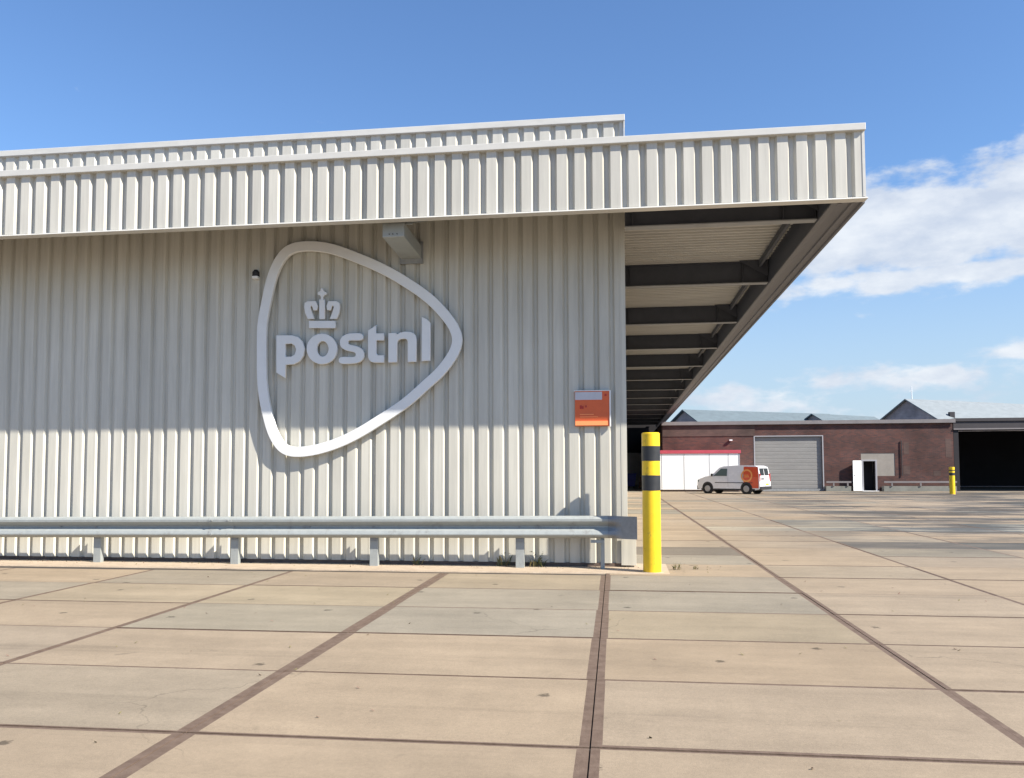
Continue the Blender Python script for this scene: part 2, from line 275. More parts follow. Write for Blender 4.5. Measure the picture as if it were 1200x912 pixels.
# ------------------------------------------------------------------ ground
g=MB(); g.add([(-400,-300,-.03),(500,-300,-.03),(500,700,-.03),(-400,700,-.03)],[(0,1,2,3)])
tag(g.build('ground',M['far']),'plain yard ground stretching beyond the slabs','ground',kind='structure')

G=-.0094; ROW=1.3566
def lineX(k):
    base={-3:-6.568,-2:-4.547,-1:-2.406,0:-.252,1:1.945,2:4.006}
    if k in base: return base[k]
    return -6.568+(k+3)*2.114 if k<-3 else 4.006+(k-2)*2.114
hw={0:.056,-1:.060,1:.046,-2:.034,2:.030}          # half widths of the steel joints
special={}                                          # (col,row) -> tone
def rowof(y): return math.floor((y-4.2595)/ROW)
def colof(x,y):
    for k in range(-20,30):
        if lineX(k)+G*(y-12)<=x<lineX(k+1)+G*(y-12): return k
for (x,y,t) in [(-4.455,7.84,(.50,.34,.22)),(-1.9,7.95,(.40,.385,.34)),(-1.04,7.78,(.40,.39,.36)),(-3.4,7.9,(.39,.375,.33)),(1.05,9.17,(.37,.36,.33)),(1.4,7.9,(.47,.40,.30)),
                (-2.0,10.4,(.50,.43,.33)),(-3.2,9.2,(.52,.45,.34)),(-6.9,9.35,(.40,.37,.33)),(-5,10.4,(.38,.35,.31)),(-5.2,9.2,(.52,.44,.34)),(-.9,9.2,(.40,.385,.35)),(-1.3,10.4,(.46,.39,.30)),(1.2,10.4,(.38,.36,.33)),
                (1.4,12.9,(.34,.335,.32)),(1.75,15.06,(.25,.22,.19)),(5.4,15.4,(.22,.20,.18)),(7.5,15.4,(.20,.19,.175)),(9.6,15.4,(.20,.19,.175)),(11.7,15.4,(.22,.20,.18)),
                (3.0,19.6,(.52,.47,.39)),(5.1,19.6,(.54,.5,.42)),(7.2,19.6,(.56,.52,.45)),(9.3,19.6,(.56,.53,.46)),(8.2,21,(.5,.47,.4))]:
    special[(colof(x,y),rowof(y))]=t
pv=MB(); tone=[]
rng=random.Random(3)
for k in range(-9,22):
    for n in range(-7,35):
        y0=4.2595+n*ROW; y1=y0+ROW; yc=(y0+y1)/2
        if k<=-1 and n>=5: continue
        if n==5 and k<=0: pass
        if y0>50.8: continue
        off=rng.uniform(-.012,.012); y0+=off
        y1+=off
        def px(kk,y): return lineX(kk)+G*(y-12)
        ex=rng.uniform(.8,1.2)
        ga=.006; gl=.004
        wl=hw.get(k,.026)*ex; wr=hw.get(k+1,.026)*ex; wy=rng.uniform(.014,.026)*(1.35 if n<1 else 1)
        z=rng.uniform(-.0025,.0025)
        def P(kk,y,d,dy): 
            xx=px(kk,y)+d
            return (xx, y+dy-G*0 - (xx)*(-G)*0 + G*0 - xx*G*-1*0 + (-G*0) + (0.0094*xx), z)
        o=[P(k,y0,gl,ga),P(k+1,y0,-gl,ga),P(k+1,y1,-gl,-ga),P(k,y1,gl,-ga)]
        i=[P(k,y0,wl,wy),P(k+1,y0,-wr,wy),P(k+1,y1,-wr,-wy),P(k,y1,wl,-wy)]
        lo=[(a,b,-.03) for a,b,_ in o]
        if k==-1 and n==5: pass
        base=(.490,.402,.312); v=rng.gauss(1,.025); w=rng.gauss(0,.006)
        if rng.random()<.08: base=(.455,.39,.315)
        if yc>14 and rng.random()<.16: base=(.36,.33,.28)
        t=(base[0]*v+w,base[1]*v,base[2]*v-w)
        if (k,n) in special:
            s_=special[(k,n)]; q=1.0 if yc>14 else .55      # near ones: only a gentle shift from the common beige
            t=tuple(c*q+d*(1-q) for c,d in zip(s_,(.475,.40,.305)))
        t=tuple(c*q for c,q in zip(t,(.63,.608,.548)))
        pv.add(i,[(0,1,2,3)],0); tone.append(t)
        for a in range(4):
            c=(a+1)%4
            pv.add([o[a],o[c],i[c],i[a]],[(0,1,2,3)],1); tone.append(t)
            pv.add([lo[a],lo[c],o[c],o[a]],[(0,1,2,3)],1); tone.append(t)
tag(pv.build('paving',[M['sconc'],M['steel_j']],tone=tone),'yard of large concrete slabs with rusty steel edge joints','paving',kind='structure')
jd=MB(); jd.add([(-30,-8,-.012),(55,-8,-.012),(55,51.9,-.012),(-30,51.9,-.012)],[(0,1,2,3)])
tag(jd.build('joint_filling',M['gap']),'dark dirt filling the joints between slabs','joint dirt',kind='structure')
# uneven sandy strip of concrete along the foot of the wall
ap=MB(); r=random.Random(5); xs=[-26+i*.35 for i in range(76)]
fr=[(x,11.22+r.uniform(-.015,.02)) for x in xs if x<.62]+[(.6,11.24)]
n=len(fr); vs=[(x,y,.004) for x,y in fr]+[(x,12.4,.004) for x,y in fr]+[(x,y-.01,-.02) for x,y in fr]
ap.add(vs,[(i,i+1,n+i+1,n+i) for i in range(n-1)]+[(2*n+i,2*n+i+1,i+1,i) for i in range(n-1)])
tag(ap.build('pavement_strip',M['apron']),'sandy worn strip of concrete along the wall foot','pavement',kind='structure')

# ------------------------------------------------------------------ warehouse
YW=11.95; YF=10.70; ZB=4.76; ZT=5.72; XE=3.045; YEND=69
W=thing('warehouse','long cream corrugated warehouse with a deep canopy along its right side','warehouse',(0,YW,0))
def corr_sheet(a0,a1,z0,z1,face,pitch,depth,crest,valley,dirn,axis='x',phase=0,back=.03):
    """ribbed sheet; face = coordinate of the crest plane, dirn=+1: material lies towards + of the depth axis"""
    mb=MB(); fl=(pitch-crest-valley)/2; pts=[]
    a=a0-((a0-phase)%pitch)
    while a<a1+pitch:
        pts+= [(a,0),(a+crest,0),(a+crest+fl,depth),(a+crest+fl+valley,depth)]; a+=pitch
    def at(x):
        for (p,q),(p2,q2) in zip(pts,pts[1:]):
            if p<=x<=p2: return q+(q2-q)*(x-p)/(p2-p)
        return 0
    pr=[(a0,at(a0))]+[p for p in pts if a0<p[0]<a1]+[(a1,at(a1))]
    f=lambda x,d,z: (x,face+dirn*d,z) if axis=='x' else (face+dirn*d,x,z)
    for (p,q),(p2,q2) in zip(pr,pr[1:]):
        vs=[f(p,q,z0),f(p2,q2,z0),f(p2,q2,z1),f(p,q,z1),f(p,depth+back,z0),f(p2,depth+back,z0),f(p2,depth+back,z1),f(p,depth+back,z1)]
        fw=[(0,1,2,3),(5,4,7,6),(1,0,4,5),(3,2,6,7)]
        if (dirn<0)!=(axis!='x'): fw=[t[::-1] for t in fw]
        mb.add(vs,fw)
    return mb
wp=corr_sheet(-24,.035,.055,5.3,YW,.2215,.046,.132,.034,1,phase=-.099)
wp.build('wall',M['clad'],W,weld=False)
pl=MB(); pl.box(-24,.02,YW+.012,YW+.35,0,.054); pl.build('plinth',M['plinth'],W)
sw=corr_sheet(YW+.05,YEND,.075,5.3,.04,.2345,.04,.14,.036,-1,axis='y'); sw.build('side_wall',M['clad_s'],W,weld=False)
ct=MB(); ct.prism([(-.03,YW-.004),(.055,YW-.004),(.055,YW+.12),(.048,YW+.12),(.048,YW+.004),(-.03,YW+.004)],.42,5.26,'z'); ct.build('corner_trim',M['clad'],W,bevel=.002)
cp=MB(); cp.prism([(-.04,YW-.03),(.17,YW-.03),(.17,YW+.16),(.16,YW+.16),(.16,YW-.02),(-.04,YW-.02)],.03,.42,'z'); cp.build('corner_plate',M['clad'],W,bevel=.003)
pp=corr_sheet(-24,.05,5.9,6.50,YW,.2345,.04,.14,.036,1); par=pp.build('parapet',M['clad_f'],W,weld=False)
c=MB(); c.box(-24,.075,YW-.04,YW+.25,6.46,6.555); c.build('coping',M['trim'],par,bevel=.006)
c=MB(); c.box(.055,.072,YW-.03,YW+.24,5.76,6.46); c.build('end_flashing',M['trim'],par)
rf=MB(); rf.box(-24,.03,YW+.08,YEND,5.9,6.1); rf.build('roof',M['roofgrey'],W)
up=MB(); up.box(-24,.03,YW+.08,YEND,5.3,5.9); up.build('upper_wall',M['clad_s'],W)
fp=corr_sheet(-24,XE-.02,ZB+.03,ZT-.06,YF,.2345,.060,.130,.05,1,phase=XE-.02-.10); fas=fp.build('fascia',M['clad_f'],W,weld=False)
c=MB(); c.box(-24,XE+.012,YF-.045,YF+.2,ZT-.09,ZT); c.build('coping',M['trim'],fas,bevel=.006)
c=MB(); c.prism([(YF-.035,ZB),(YF+.12,ZB),(YF+.12,ZB+.028),(YF+.003,ZB+.028),(YF-.03,ZB+.014)],-24,XE+.02,'x'); c.build('drip_trim',M['trim'],fas)
c=MB(); c.box(XE-.03,XE+.004,YF-.006,YF+.1,ZB+.03,ZT-.09); c.build('end_flashing',M['trim'],fas)
sf=corr_sheet(YF+.11,YEND,ZB+.05,ZT-.06,XE,.2345,.042,.135,.05,-1,axis='y'); sfo=sf.build('side_fascia',M['clad_s'],W,weld=False)
c=MB(); c.box(XE-.2,XE+.04,YF+.21,YEND,ZT-.09,ZT); c.build('coping',M['trim'],sfo)
# soffit trim along the outer edge: folded channel with lengthwise ridges
c=MB(); c.prism([(XE-.36,ZB+.02),(XE-.30,ZB-.01),(XE-.26,ZB-.01),(XE-.25,ZB+.02),(XE-.14,ZB+.02),(XE-.13,ZB-.005),(XE-.09,ZB-.005),(XE-.08,ZB+.015),(XE-.02,ZB+.015),(XE-.01,ZB-.012),(XE+.025,ZB-.012),(XE+.025,ZB+.05),(XE-.05,ZB+.06),(XE-.36,ZB+.06)],YF+.13,YEND,'y'); c.build('soffit_trim',M['soffit'],W)
c=MB(); c.box(XE-.37,XE-.345,YF+.14,YEND,ZB+.03,5.25); c.build('fascia_frame',M['beam'],W)
c=MB(); c.prism([(XE-.55,5.08),(XE-.50,5.08),(XE-.50,5.19),(XE-.55,5.19)],YF+.2,YEND,'y'); c.build('edge_purlin',M['beam'],W)
# deck with ribs running across
dk=MB(); y=YF+.13; P=.165; prof=[]
while y<YEND:
    prof+=[(y,5.25),(y+.08,5.25),(y+.095,5.212),(y+.15,5.212)]; y+=P
for (a,za),(b,zb) in zip(prof,prof[1:]):
    for xa,xb,lim in ((.06,XE-.05,999),):
        dk.add([(xa,a,za),(xb,a,za),(xb,b,zb),(xa,b,zb)],[(0,3,2,1)])
dk.box(.06,XE-.05,YF+.13,YEND,5.255,5.36)
dk.build('canopy_deck',M['deck'],W,weld=False)
d2=MB(); d2.box(-24,.055,YF+.13,YW-.003,5.212,5.34); d2.build('front_deck',M['beam'],W)
d3=MB(); d3.box(-24,XE-.4,YF+.078,YF+.115,ZB+.035,5.21); d3.build('shade_liner',M['beam'],W)  # unseen dark sheet added behind the fascia to cut bounce on the wall
for i in range(9):
    shade_beam_x=-2.1-i*2.6; q=MB(); q.box(shade_beam_x-.05,shade_beam_x+.05,YF+.13,YW-.004,5.13,5.211); q.build('shade_beam',M['beam'],W)  # unseen dark cross beams added to deepen shade on the upper wall
rt=MB(); rt.box(-24,XE-.06,YF+.13,YW+.04,5.37,5.62); rt.box(.06,XE-.06,YW+.05,YEND,5.37,5.62); rt.build('canopy_roof',M['roofgrey'],W)
def ibeam(y,x0,x1,zb,zt,w=.16):
    b=MB()
    b.box(x0,x1,y-.006,y+.006,zb+.016,zt-.014,0); b.box(x0,x1,y-w/2,y+w/2,zt-.014,zt,0)
    b.box(x0,x1,y-w/2,y+w/2,zb,zb+.016,1)
    for xx in (x1-.45,x1-.02,x0+.1): b.box(xx,xx+.01,y-w/2+.01,y+w/2-.01,zb+.016,zt-.014,0)
    return b
ys=[11.72]+[15.62+4.17*i for i in range(13)]
for yy in ys:
    if yy>YEND-.3: continue
    o=ibeam(yy,.06,XE-.375,4.80,5.21).build('canopy_beam',[M['beam'],M['beam_l']],W)
    gs=MB(); gs.prism([(XE-.9,5.208),(XE-.38,5.208),(XE-.38,4.90)],yy-.16,yy-.15,'y'); gs.build('gusset',M['beam'],o)

# ------------------------------------------------------------------ wall sign (ring, wordmark, crown)
sg=thing('logo_sign','large white ring and raised wordmark with a crown on the corrugated wall','sign',(-4.3,11.9,3.3))
loop=relax(smooth_loop(RING,5),4)
# inner outline, offset by the band width
def inset(pts,d):
    out=[];n=len(pts)
    for i in range(n):
        t=(Vector(pts[(i+2)%n])-Vector(pts[i-2])).normalized(); nn=Vector((-t.y,t.x))
        out.append(tuple(Vector(pts[i])+nn*d(pts[i])))
    return out
area=sum(a[0]*b[1]-b[0]*a[1] for a,b in zip(loop,loop[1:]+loop[:1]))
if area<0: loop=loop[::-1]
inner=relax(inset(loop,lambda p:.150),3)
flat_shape('ring',[loop,inner],11.84,.065,M['white'],sg)
for ch in 'postnl':
    q=LET[ch]
    if ch=='s': q=[relax(smooth_loop(q[0],3),1)]
    flat_shape('letter',q,11.87,.05,M['white'],sg,.004)
cr=flat_shape('crown',[CRW['post']],11.87,.05,M['white'],sg,.004)
for kk in ('bar','cross','la','ra'): flat_shape('crown_piece',[CRW[kk]],11.872,.045,M['white'],cr,.003)
# stand-off studs behind the ring
for i in range(0,len(loop),22):
    p=(Vector(loop[i])+Vector(inner[i]))/2
    MB().cyl((p.x,11.90,p.y),(p.x,11.985,p.y),.012,n=8).build('stud',M['galv_dull'],sg)

# ------------------------------------------------------------------ flood light box under the canopy
fl=thing('flood_light','grey box flood light fixed high on the wall under the canopy edge','light',(-3.1,11.9,4.7))
b=MB(); b.prism([(10.93,4.66),(10.93,4.86),(11.93,4.80),(11.93,4.60)],-3.26,-2.95,'x'); b.build('housing',M['galv'],fl,bevel=.01)
b=MB(); b.box(-3.28,-2.93,11.90,11.948,4.53,4.86); b.build('wall_plate',M['galv_dull'],fl,bevel=.004)
b=MB(); b.prism([(11.02,4.88),(11.06,4.88),(11.90,5.16),(11.86,5.16)],-2.90,-2.86,'x'); b.prism([(11.02,4.862),(11.06,4.862),(11.06,4.90),(11.02,4.90)],-2.96,-2.86,'x'); b.build('stay',M['galv'],fl)
for x in (-3.16,-3.11,-3.05): MB().cyl((x,10.918,4.70),(x,10.93,4.70),.008,n=8).build('screw',M['plastic'],fl)
fl.location.z-=.07
# small dome camera left of the ring
dc=thing('wall_lamp','small dark dome fitting on a white base left of the ring','lamp',(-5.62,11.94,4.45))
b=MB(); b.box(-5.665,-5.575,11.86,11.948,4.36,4.40); b.build('base',M['whitepanel'],dc,bevel=.005)
b=MB(); b.cyl((-5.62,11.90,4.401),(-5.62,11.90,4.46),.055,.052,n=16); b.cyl((-5.62,11.90,4.462),(-5.62,11.90,4.50),.052,.025,n=16); b.build('dome',M['plastic'],dc)

dc.location.x+=.08; dc.location.z-=.05
# ------------------------------------------------------------------ orange notice board
nb=thing('notice_sign','small orange and white notice board near the wall corner','sign',(-.43,11.9,2.25))
X0,X1,Z0,Z1=-.68,-.18,2.005,2.51
b=MB(); b.box(X0,X1,11.905,11.925,Z0,Z1); b.build('board',M['orange'],nb,bevel=.003)
b=MB(); b.box(X0+.005,X1-.11,11.899,11.904,Z1-.125,Z1-.012); b.build('header',M['signgrey'],nb)
b=MB(); b.box(X0+.005,X1-.03,11.899,11.904,Z0+.012,Z0+.075); b.build('footer_stripe',M['orange_l'],nb)
b=MB(); b.box(X1-.006,X1+.014,11.892,11.93,Z0-.01,Z1+.01); b.box(X0-.014,X1-.0061,11.892,11.93,Z1+.0,Z1+.012); b.build('frame',M['white'],nb,bevel=.002)
for q in ((.07,.10,.25,.30),(.105,.125,.25,.29),(.15,.17,.27,.30)): MB().box(X0+q[0],X0+q[1],11.899,11.904,Z0+q[2],Z0+q[3]).build('print',M['orange_d'],nb)
b=MB(); b.box(X0+.07,X0+.27,11.899,11.904,Z0+.165,Z0+.175); b.box(X0+.07,X0+.33,11.899,11.904,Z0+.13,Z0+.137); b.build('small_print',M['orange_l'],nb)
b=MB(); b.box(X1-.075,X1-.045,11.899,11.904,Z1-.075,Z1-.045); b.build('emblem',M['orange_d'],nb)
for sx in (X0+.12,X1-.12): MB().box(sx-.02,sx+.02,11.926,11.988,Z0+.05,Z1-.05).build('bracket',M['galv_dull'],nb)

# ------------------------------------------------------------------ guard rail along the wall
gr_=thing('guard_rail','galvanised crash barrier running low along the corrugated wall','barrier',(-4,11.7,0))
prof=[(.075,.310),(.062,.310),(.020,.292),(.000,.268),(.000,.236),(.020,.214),(.066,.178),(.078,.165),(.078,.150),(.066,.137),(.020,.100),(.000,.060),(.000,.046),(.020,.022),(.062,.000),(.075,.000)]
def beam(x0,x1,t0=0.,t1=0.,z0=None):
    nseg=max(1,int((x1-x0)/.5)); mb=MB(); vs=[]
    for i in range(nseg+1):
        x=x0+(x1-x0)*i/nseg; t=t0+(t1-t0)*i/nseg; zz=.372+.0065*(x+9.5)
        for (yy,z) in prof: vs.append((x, 11.60+yy*(1-t)+.035*t, zz+z))
        for (yy,z) in reversed(prof): vs.append((x, 11.604+yy*(1-t)+.035*t, zz+z))
    m=2*len(prof); fs=[]
    for i in range(nseg):
        for j in range(m): fs.append((i*m+j,i*m+(j+1)%m,(i+1)*m+(j+1)%m,(i+1)*m+j))
    fs.append(tuple(range(m))); fs.append(tuple(range(nseg*m,nseg*m+m)))
    mb.add(vs,fs); return mb
beam(-24,-5.9).build('rail_beam',M['galv'],gr_); 
beam(-5.9,-.22).build('rail_beam',M['galv'],gr_)
lap=MB()
q_=beam(-6.08,-5.72); lap.add([(x,y-.006,z) for x,y,z in q_.v],q_.f); lap.build('lap_joint',M['galv'],gr_)
for x,dz in ((-6.03,.05),(-6.03,.255),(-5.78,.05),(-5.78,.255)):
    zz=.372+.0065*(x+9.5)+dz; MB().cyl((x,11.575,zz),(x,11.596,zz),.014,n=8).build('bolt',M['galv_dull'],gr_)
e=MB(); vs=[]; N=8
for i in range(N+1):
    t=i/N; x=-.22+.40*t; k=min(1,t*1.9); sk=k*k*(3-2*k); zz=.372+.0065*(x+9.5)
    yb=11.595+.035*sk-.20*max(0,t-.25)
    for (yy,z) in prof: vs.append((x,yb+yy*(1-sk),zz+z-.004*sk))
    for (yy,z) in reversed(prof): vs.append((x,yb+.005+yy*(1-sk),zz+z-.004*sk))
m=2*len(prof); fs=[]
for i in range(N):
    for j in range(m): fs.append((i*m+j,i*m+(j+1)%m,(i+1)*m+(j+1)%m,(i+1)*m+j))
fs.append(tuple(range(m))); fs.append(tuple(range(N*m,N*m+m))); e.add(vs,fs); e.build('end_plate',M['galv_dull'],gr_)
for x in (-14.6,-12.35,-10.12,-7.92,-5.72,-3.59,-1.46):
    b=MB(); b.prism([(x-.06,11.70),(x+.06,11.70),(x+.06,11.78),(x+.052,11.78),(x+.052,11.708),(x-.052,11.708),(x-.052,11.78),(x-.06,11.78)],.0,.62,'z'); 
    p=b.build('post',M['galv'],gr_,bevel=.002)
    b=MB(); b.box(x-.045,x+.045,11.682,11.699,.36,.62); b.build('spacer',M['galv_dull'],p)
    zz=.372+.0065*(x+9.5)+.155
    b=MB(); b.cyl((x,11.664,zz),(x,11.68,zz),.016,n=8); b.build('bolt',M['galv_dull'],p)
for x in (-4.55,-4.62,-8.5): 
    zz=.372+.0065*(x+9.5)+.155
    MB().cyl((x,11.664,zz),(x,11.68,zz),.015,n=8).build('bolt',M['galv_dull'],gr_)
b=MB(); b.box(-.325,-.27,11.70,11.76,0,.60); p=b.build('post',M['galv'],gr_,bevel=.003)
b=MB(); b.box(-.46,-.27,11.66,11.70,.365,.405); b.build('bracket',M['galv'],p)

# ------------------------------------------------------------------ bollards
def bollard(name,loc,R,H,bands,label,group):
    t=thing(name,label,'bollard',loc,group)
    x,y,z0=loc
    cuts=[(0,'y')]+bands
    def ringed(z0_,z1_,r,cap=False,n=40):
        mb=MB(); mb.cyl((x,y,z0_),(x,y,z1_),r,n=n,cap=False)
        if cap:
            mb.cyl((x,y,z1_),(x,y,z1_+.012),r,r-.012,n=n,cap=False); mb.add([(x+(r-.012)*math.cos(2*math.pi*i/n),y+(r-.012)*math.sin(2*math.pi*i/n),z1_+.012) for i in range(n)],[tuple(range(n))])
        return mb
    ringed(z0,z0+H-.012,R,True).build('tube',M['yellow'],t)
    for a,b_ in bands:
        mb=MB(); n=40; rr=R+.0025
        mb.cyl((x,y,z0+a),(x,y,z0+b_),rr,n=n,cap=False); mb.build('black_band',M['black'],t)
    mb=MB(); mb.cyl((x,y,z0-.02),(x,y,z0+.008),R+.05,R+.035,n=20); mb.build('footing',M['apron'],t)
    return t
bollard('bollard',(.375,11.44,0),.122,1.885,[(1.10,1.305),(1.50,1.70)],'tall yellow bollard with two black bands at the warehouse corner','yellow bollards')
bollard('bollard',(17.0,46,0),.135,1.42,[(.98,1.12),(1.22,1.27)],'small far yellow bollard in front of the dark open bay','yellow bollards')

# ------------------------------------------------------------------ weeds
def weed(x,y,z,s,n,seed,label,dry=.3):
    r=random.Random(seed); mb=MB()
    for i in range(n):
        a=r.uniform(0,6.28); h=s*r.uniform(.4,1); lean=r.uniform(.15,.7)*s; w=s*r.uniform(.03,.07)
        bx=x+r.uniform(-.5,.5)*s; by=y+r.uniform(-.15,.1)*s
        pts=[Vector((bx,by,z)),Vector((bx+math.cos(a)*lean*.4,by+math.sin(a)*lean*.4,z+h*.6)),Vector((bx+math.cos(a)*lean,by+math.sin(a)*lean*.7,z+h*.9))]
        sd=Vector((-math.sin(a),math.cos(a),0))*w
        mb.add([pts[0]-sd*.4,pts[0]+sd*.4,pts[1]+sd,pts[1]-sd,pts[2]],[(0,1,2,3),(3,2,4)],1 if r.random()<dry else 0)
    for i in range(n*2):
        a=r.uniform(0,6.28); p=Vector((x+r.uniform(-.5,.5)*s,y+r.uniform(-.2,.12)*s,z+r.uniform(.1,1)*s)); w=s*r.uniform(.04,.09)
        u=Vector((math.cos(a),math.sin(a),r.uniform(-.4,.4)))*w; v=Vector((-math.sin(a)*.5,math.cos(a)*.5,.6))*w*.6
        mb.add([p-u,p-v,p+u,p+v],[(0,1,2,3)],1 if r.random()<dry else 0)
    o=mb.build('weed',[M['leaf'],M['leaf_dry']],weld=False)
    tag(o,label,'weed',None); return o
weed(-1.24,11.84,0,.22,20,1,'green weed growing just right of the fourth visible rail post',.3)
weed(-1.72,11.85,0,.20,14,2,'sparse dry weed growing just left of the fourth visible rail post',.6)
weed(-3.0,11.85,0,.16,12,3,'small weed at the wall foot right of the third visible rail post',.5)
weed(.72,11.72,0,.10,26,4,'low flat weed in the slab joint right of the near bollard',.45)
weed(.98,11.80,0,.07,16,5,'tiny dry weed tuft farthest right of the near bollard',.7)

dm=MB(); r=random.Random(21)
for i in range(420):
    if i<300: x=r.uniform(-11,1.4); y=11.93-abs(r.gauss(0,.16))
    else: x=r.uniform(-7,6); y=r.uniform(3.6,11)
    if x>.1 and i<300: y+=r.uniform(-.2,.6)
    s_=r.uniform(.006,.02); a=r.uniform(0,6.28); z=.006 if y>11.2 and x<.6 else .003
    p=Vector((x,y,z+.002)); u=Vector((math.cos(a),math.sin(a),r.uniform(0,.4)))*s_; v=Vector((-math.sin(a),math.cos(a),.1))*s_*.5
    dm.add([p-u,p-v,p+u+Vector((0,0,s_*.4)),p+v],[(0,1,2,3)],r.randrange(2))
tag(dm.build('leaf_litter',[M['wood'],M['leaf_dry']],weld=False),'scattered dry crumbs and leaf bits along the wall foot','litter',kind='stuff')

# ------------------------------------------------------------------ far brick building
D=52
B=thing('brick_building','long low dark brick building across the far side of the yard','building',(11,D,0))
XL,XR,ZR=2.43,19.36,4.17
def wall_with_holes(x0,x1,z0,z1,y0,y1,holes):
    mb=MB(); xs=sorted({x0,x1}|{h[0] for h in holes}|{h[1] for h in holes}); zs=sorted({z0,z1}|{h[2] for h in holes}|{h[3] for h in holes})
    for a,b_ in zip(xs,xs[1:]):
        for c_,d_ in zip(zs,zs[1:]):
            if any(h[0]<=(a+b_)/2<=h[1] and h[2]<=(c_+d_)/2<=h[3] for h in holes): continue
            mb.box(a,b_,y0,y1,c_,d_)
    return mb
holes=[(7.97,11.9,0,3.3),(14.12,16.05,.9,2.27),(14.12,15.02,0,.9)]
wall_with_holes(XL,XR,0,ZR,D,D+.3,holes).build('wall',M['brick'],B)
b=MB(); b.box(XL,XL+.3,D+.3,D+24,0,ZR); b.build('end_wall',M['brick'],B)
b=MB(); b.box(XL-.05,XR+.1,D-.10,D+24,ZR,ZR+.07); rfo=b.build('roof',M['roofdark'],B)
b=MB(); b.box(XL-.05,XR+.1,D-.16,D-.10,ZR-.13,ZR+.085); b.build('gutter',M['roofgrey'],rfo)
b=MB(); b.box(XL,7.97,D-.03,D-.003,3.35,ZR-.13); b.build('upper_band',M['brick2'],B)
b=MB(); 
z=.16
while z<3.2: b.prism([(D+.12,z),(D+.108,z+.02),(D+.108,z+.20),(D+.12,z+.22)],7.98,11.89,'x'); z+=.222
b.box(7.98,11.89,D+.12,D+.16,.0,3.3); sh=b.build('roller_door',M['shutter'],B)
b=MB(); b.box(7.98,11.89,D+.05,D+.094,0,.14); b.build('bottom_bar',M['galv_dull'],sh)
b=MB(); b.box(7.90,7.968,D-.02,D+.1,0,3.36); b.box(11.902,11.97,D-.02,D+.1,0,3.36); b.box(7.969,11.901,D-.02,D+.1,3.302,3.36); b.build('door_frame',M['doorgrey'],sh)
# doorway with white open leaf and boarded panel beside it
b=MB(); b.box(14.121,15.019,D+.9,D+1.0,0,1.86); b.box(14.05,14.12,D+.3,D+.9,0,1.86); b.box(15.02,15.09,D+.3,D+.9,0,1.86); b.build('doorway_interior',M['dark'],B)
b=MB(); b.box(14.122,14.24,D-.02,D+.12,0,1.87); b.box(14.93,15.018,D-.02,D+.12,0,1.87); b.box(14.241,14.929,D-.02,D+.12,1.79,1.87); b.build('door_frame',M['doorgrey'],B)
b=MB(); b.box(14.122,16.045,D+.02,D+.1,1.875,2.268); b.box(15.021,16.045,D+.02,D+.1,.902,1.874); b.build('boarded_panel',M['boardbeige'],B)
dl=MB(); dl.box(-.04,0,-.62,0,.03,1.82); 
do=dl.build('door',M['whitepanel'],B); do.matrix_parent_inverse=Matrix.Identity(4); do.location=Vector((14.12,D-.03,0))-Vector((11,D,0)); do.rotation_euler=(0,0,-math.radians(62))
h=MB(); h.box(.001,.04,-.56,-.50,.92,.96); ho=h.build('handle',M['plastic'],None); ho.parent=do
b=MB(); b.box(14.1,15.03,D-.35,D-.021,0,.03); b.build('doorstep',M['whitepanel'],B)
# patches in the brickwork
for q in ((16.55,16.85,2.2,2.9),(18.9,19.25,2.0,3.1),(16.5,16.9,1.0,1.5),(18.2,18.6,.9,1.2)):
    MB().box(q[0],q[1],D-.006,D-.001,q[2],q[3]).build('patched_brick',M['brick2'],B)
b=MB(); b.cyl((16.42,D-.05,.9),(16.42,D-.05,3.0),.03,n=8); b.build('pipe',M['plastic'],B)
# open bay at the right
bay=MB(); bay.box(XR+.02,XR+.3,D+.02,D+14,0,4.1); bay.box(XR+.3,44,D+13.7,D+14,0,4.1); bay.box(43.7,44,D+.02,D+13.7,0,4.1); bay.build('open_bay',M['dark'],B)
b=MB(); b.box(XR+.11,44,D-.08,D+14,4.12,4.30); b.build('bay_roof',M['roofdark'],B)
b=MB(); b.box(XR+.02,44,D-.02,D+.2,3.66,4.11); br_=b.build('bay_header',M['roofdark'],B)
b=MB(); b.box(XR+.02,44,D-.06,D-.021,3.62,3.70); b.build('header_rail',M['roofgrey'],br_)
for x in (24.9,30.4,35.9): MB().box(x,x+.22,D+.25,D+.47,0,3.66).build('column',M['roofdark'],B)
b=MB(); b.box(21.6,22.5,D+13.6,D+13.69,0,2.1); b.build('green_door',mat('dark_green_door',(.01,.05,.035),.6),B)
b=MB(); b.box(6.44,6.62,D-.16,D-.031,3.06,3.14); b.build('wall_lamp',M['whitepanel'],B)

# low barriers in front of the brick wall
def low_rail(x0,x1,label,posts):
    t=thing('low_barrier',label,'barrier',((x0+x1)/2,D-.5,0),'low rails by the brick wall')
    b=MB(); b.box(x0,x1,D-.52,D-.46,.50,.60); b.build('rail',M['roofgrey'],t)
    b=MB(); b.box(x0,x1,D-.46,D-.03,.0,.30); b.build('kerb',M['gutter'],t)
    for x in posts: MB().box(x-.04,x+.04,D-.51,D-.461,.30,.50).build('post',M['roofgrey'],t)
low_rail(15.25,19.3,'low dark steel rail on a kerb right of the open white door',(15.7,17.3,19.0))
low_rail(11.98,13.4,'short low steel rail between the roller door and the open white door',(12.4,13.2))

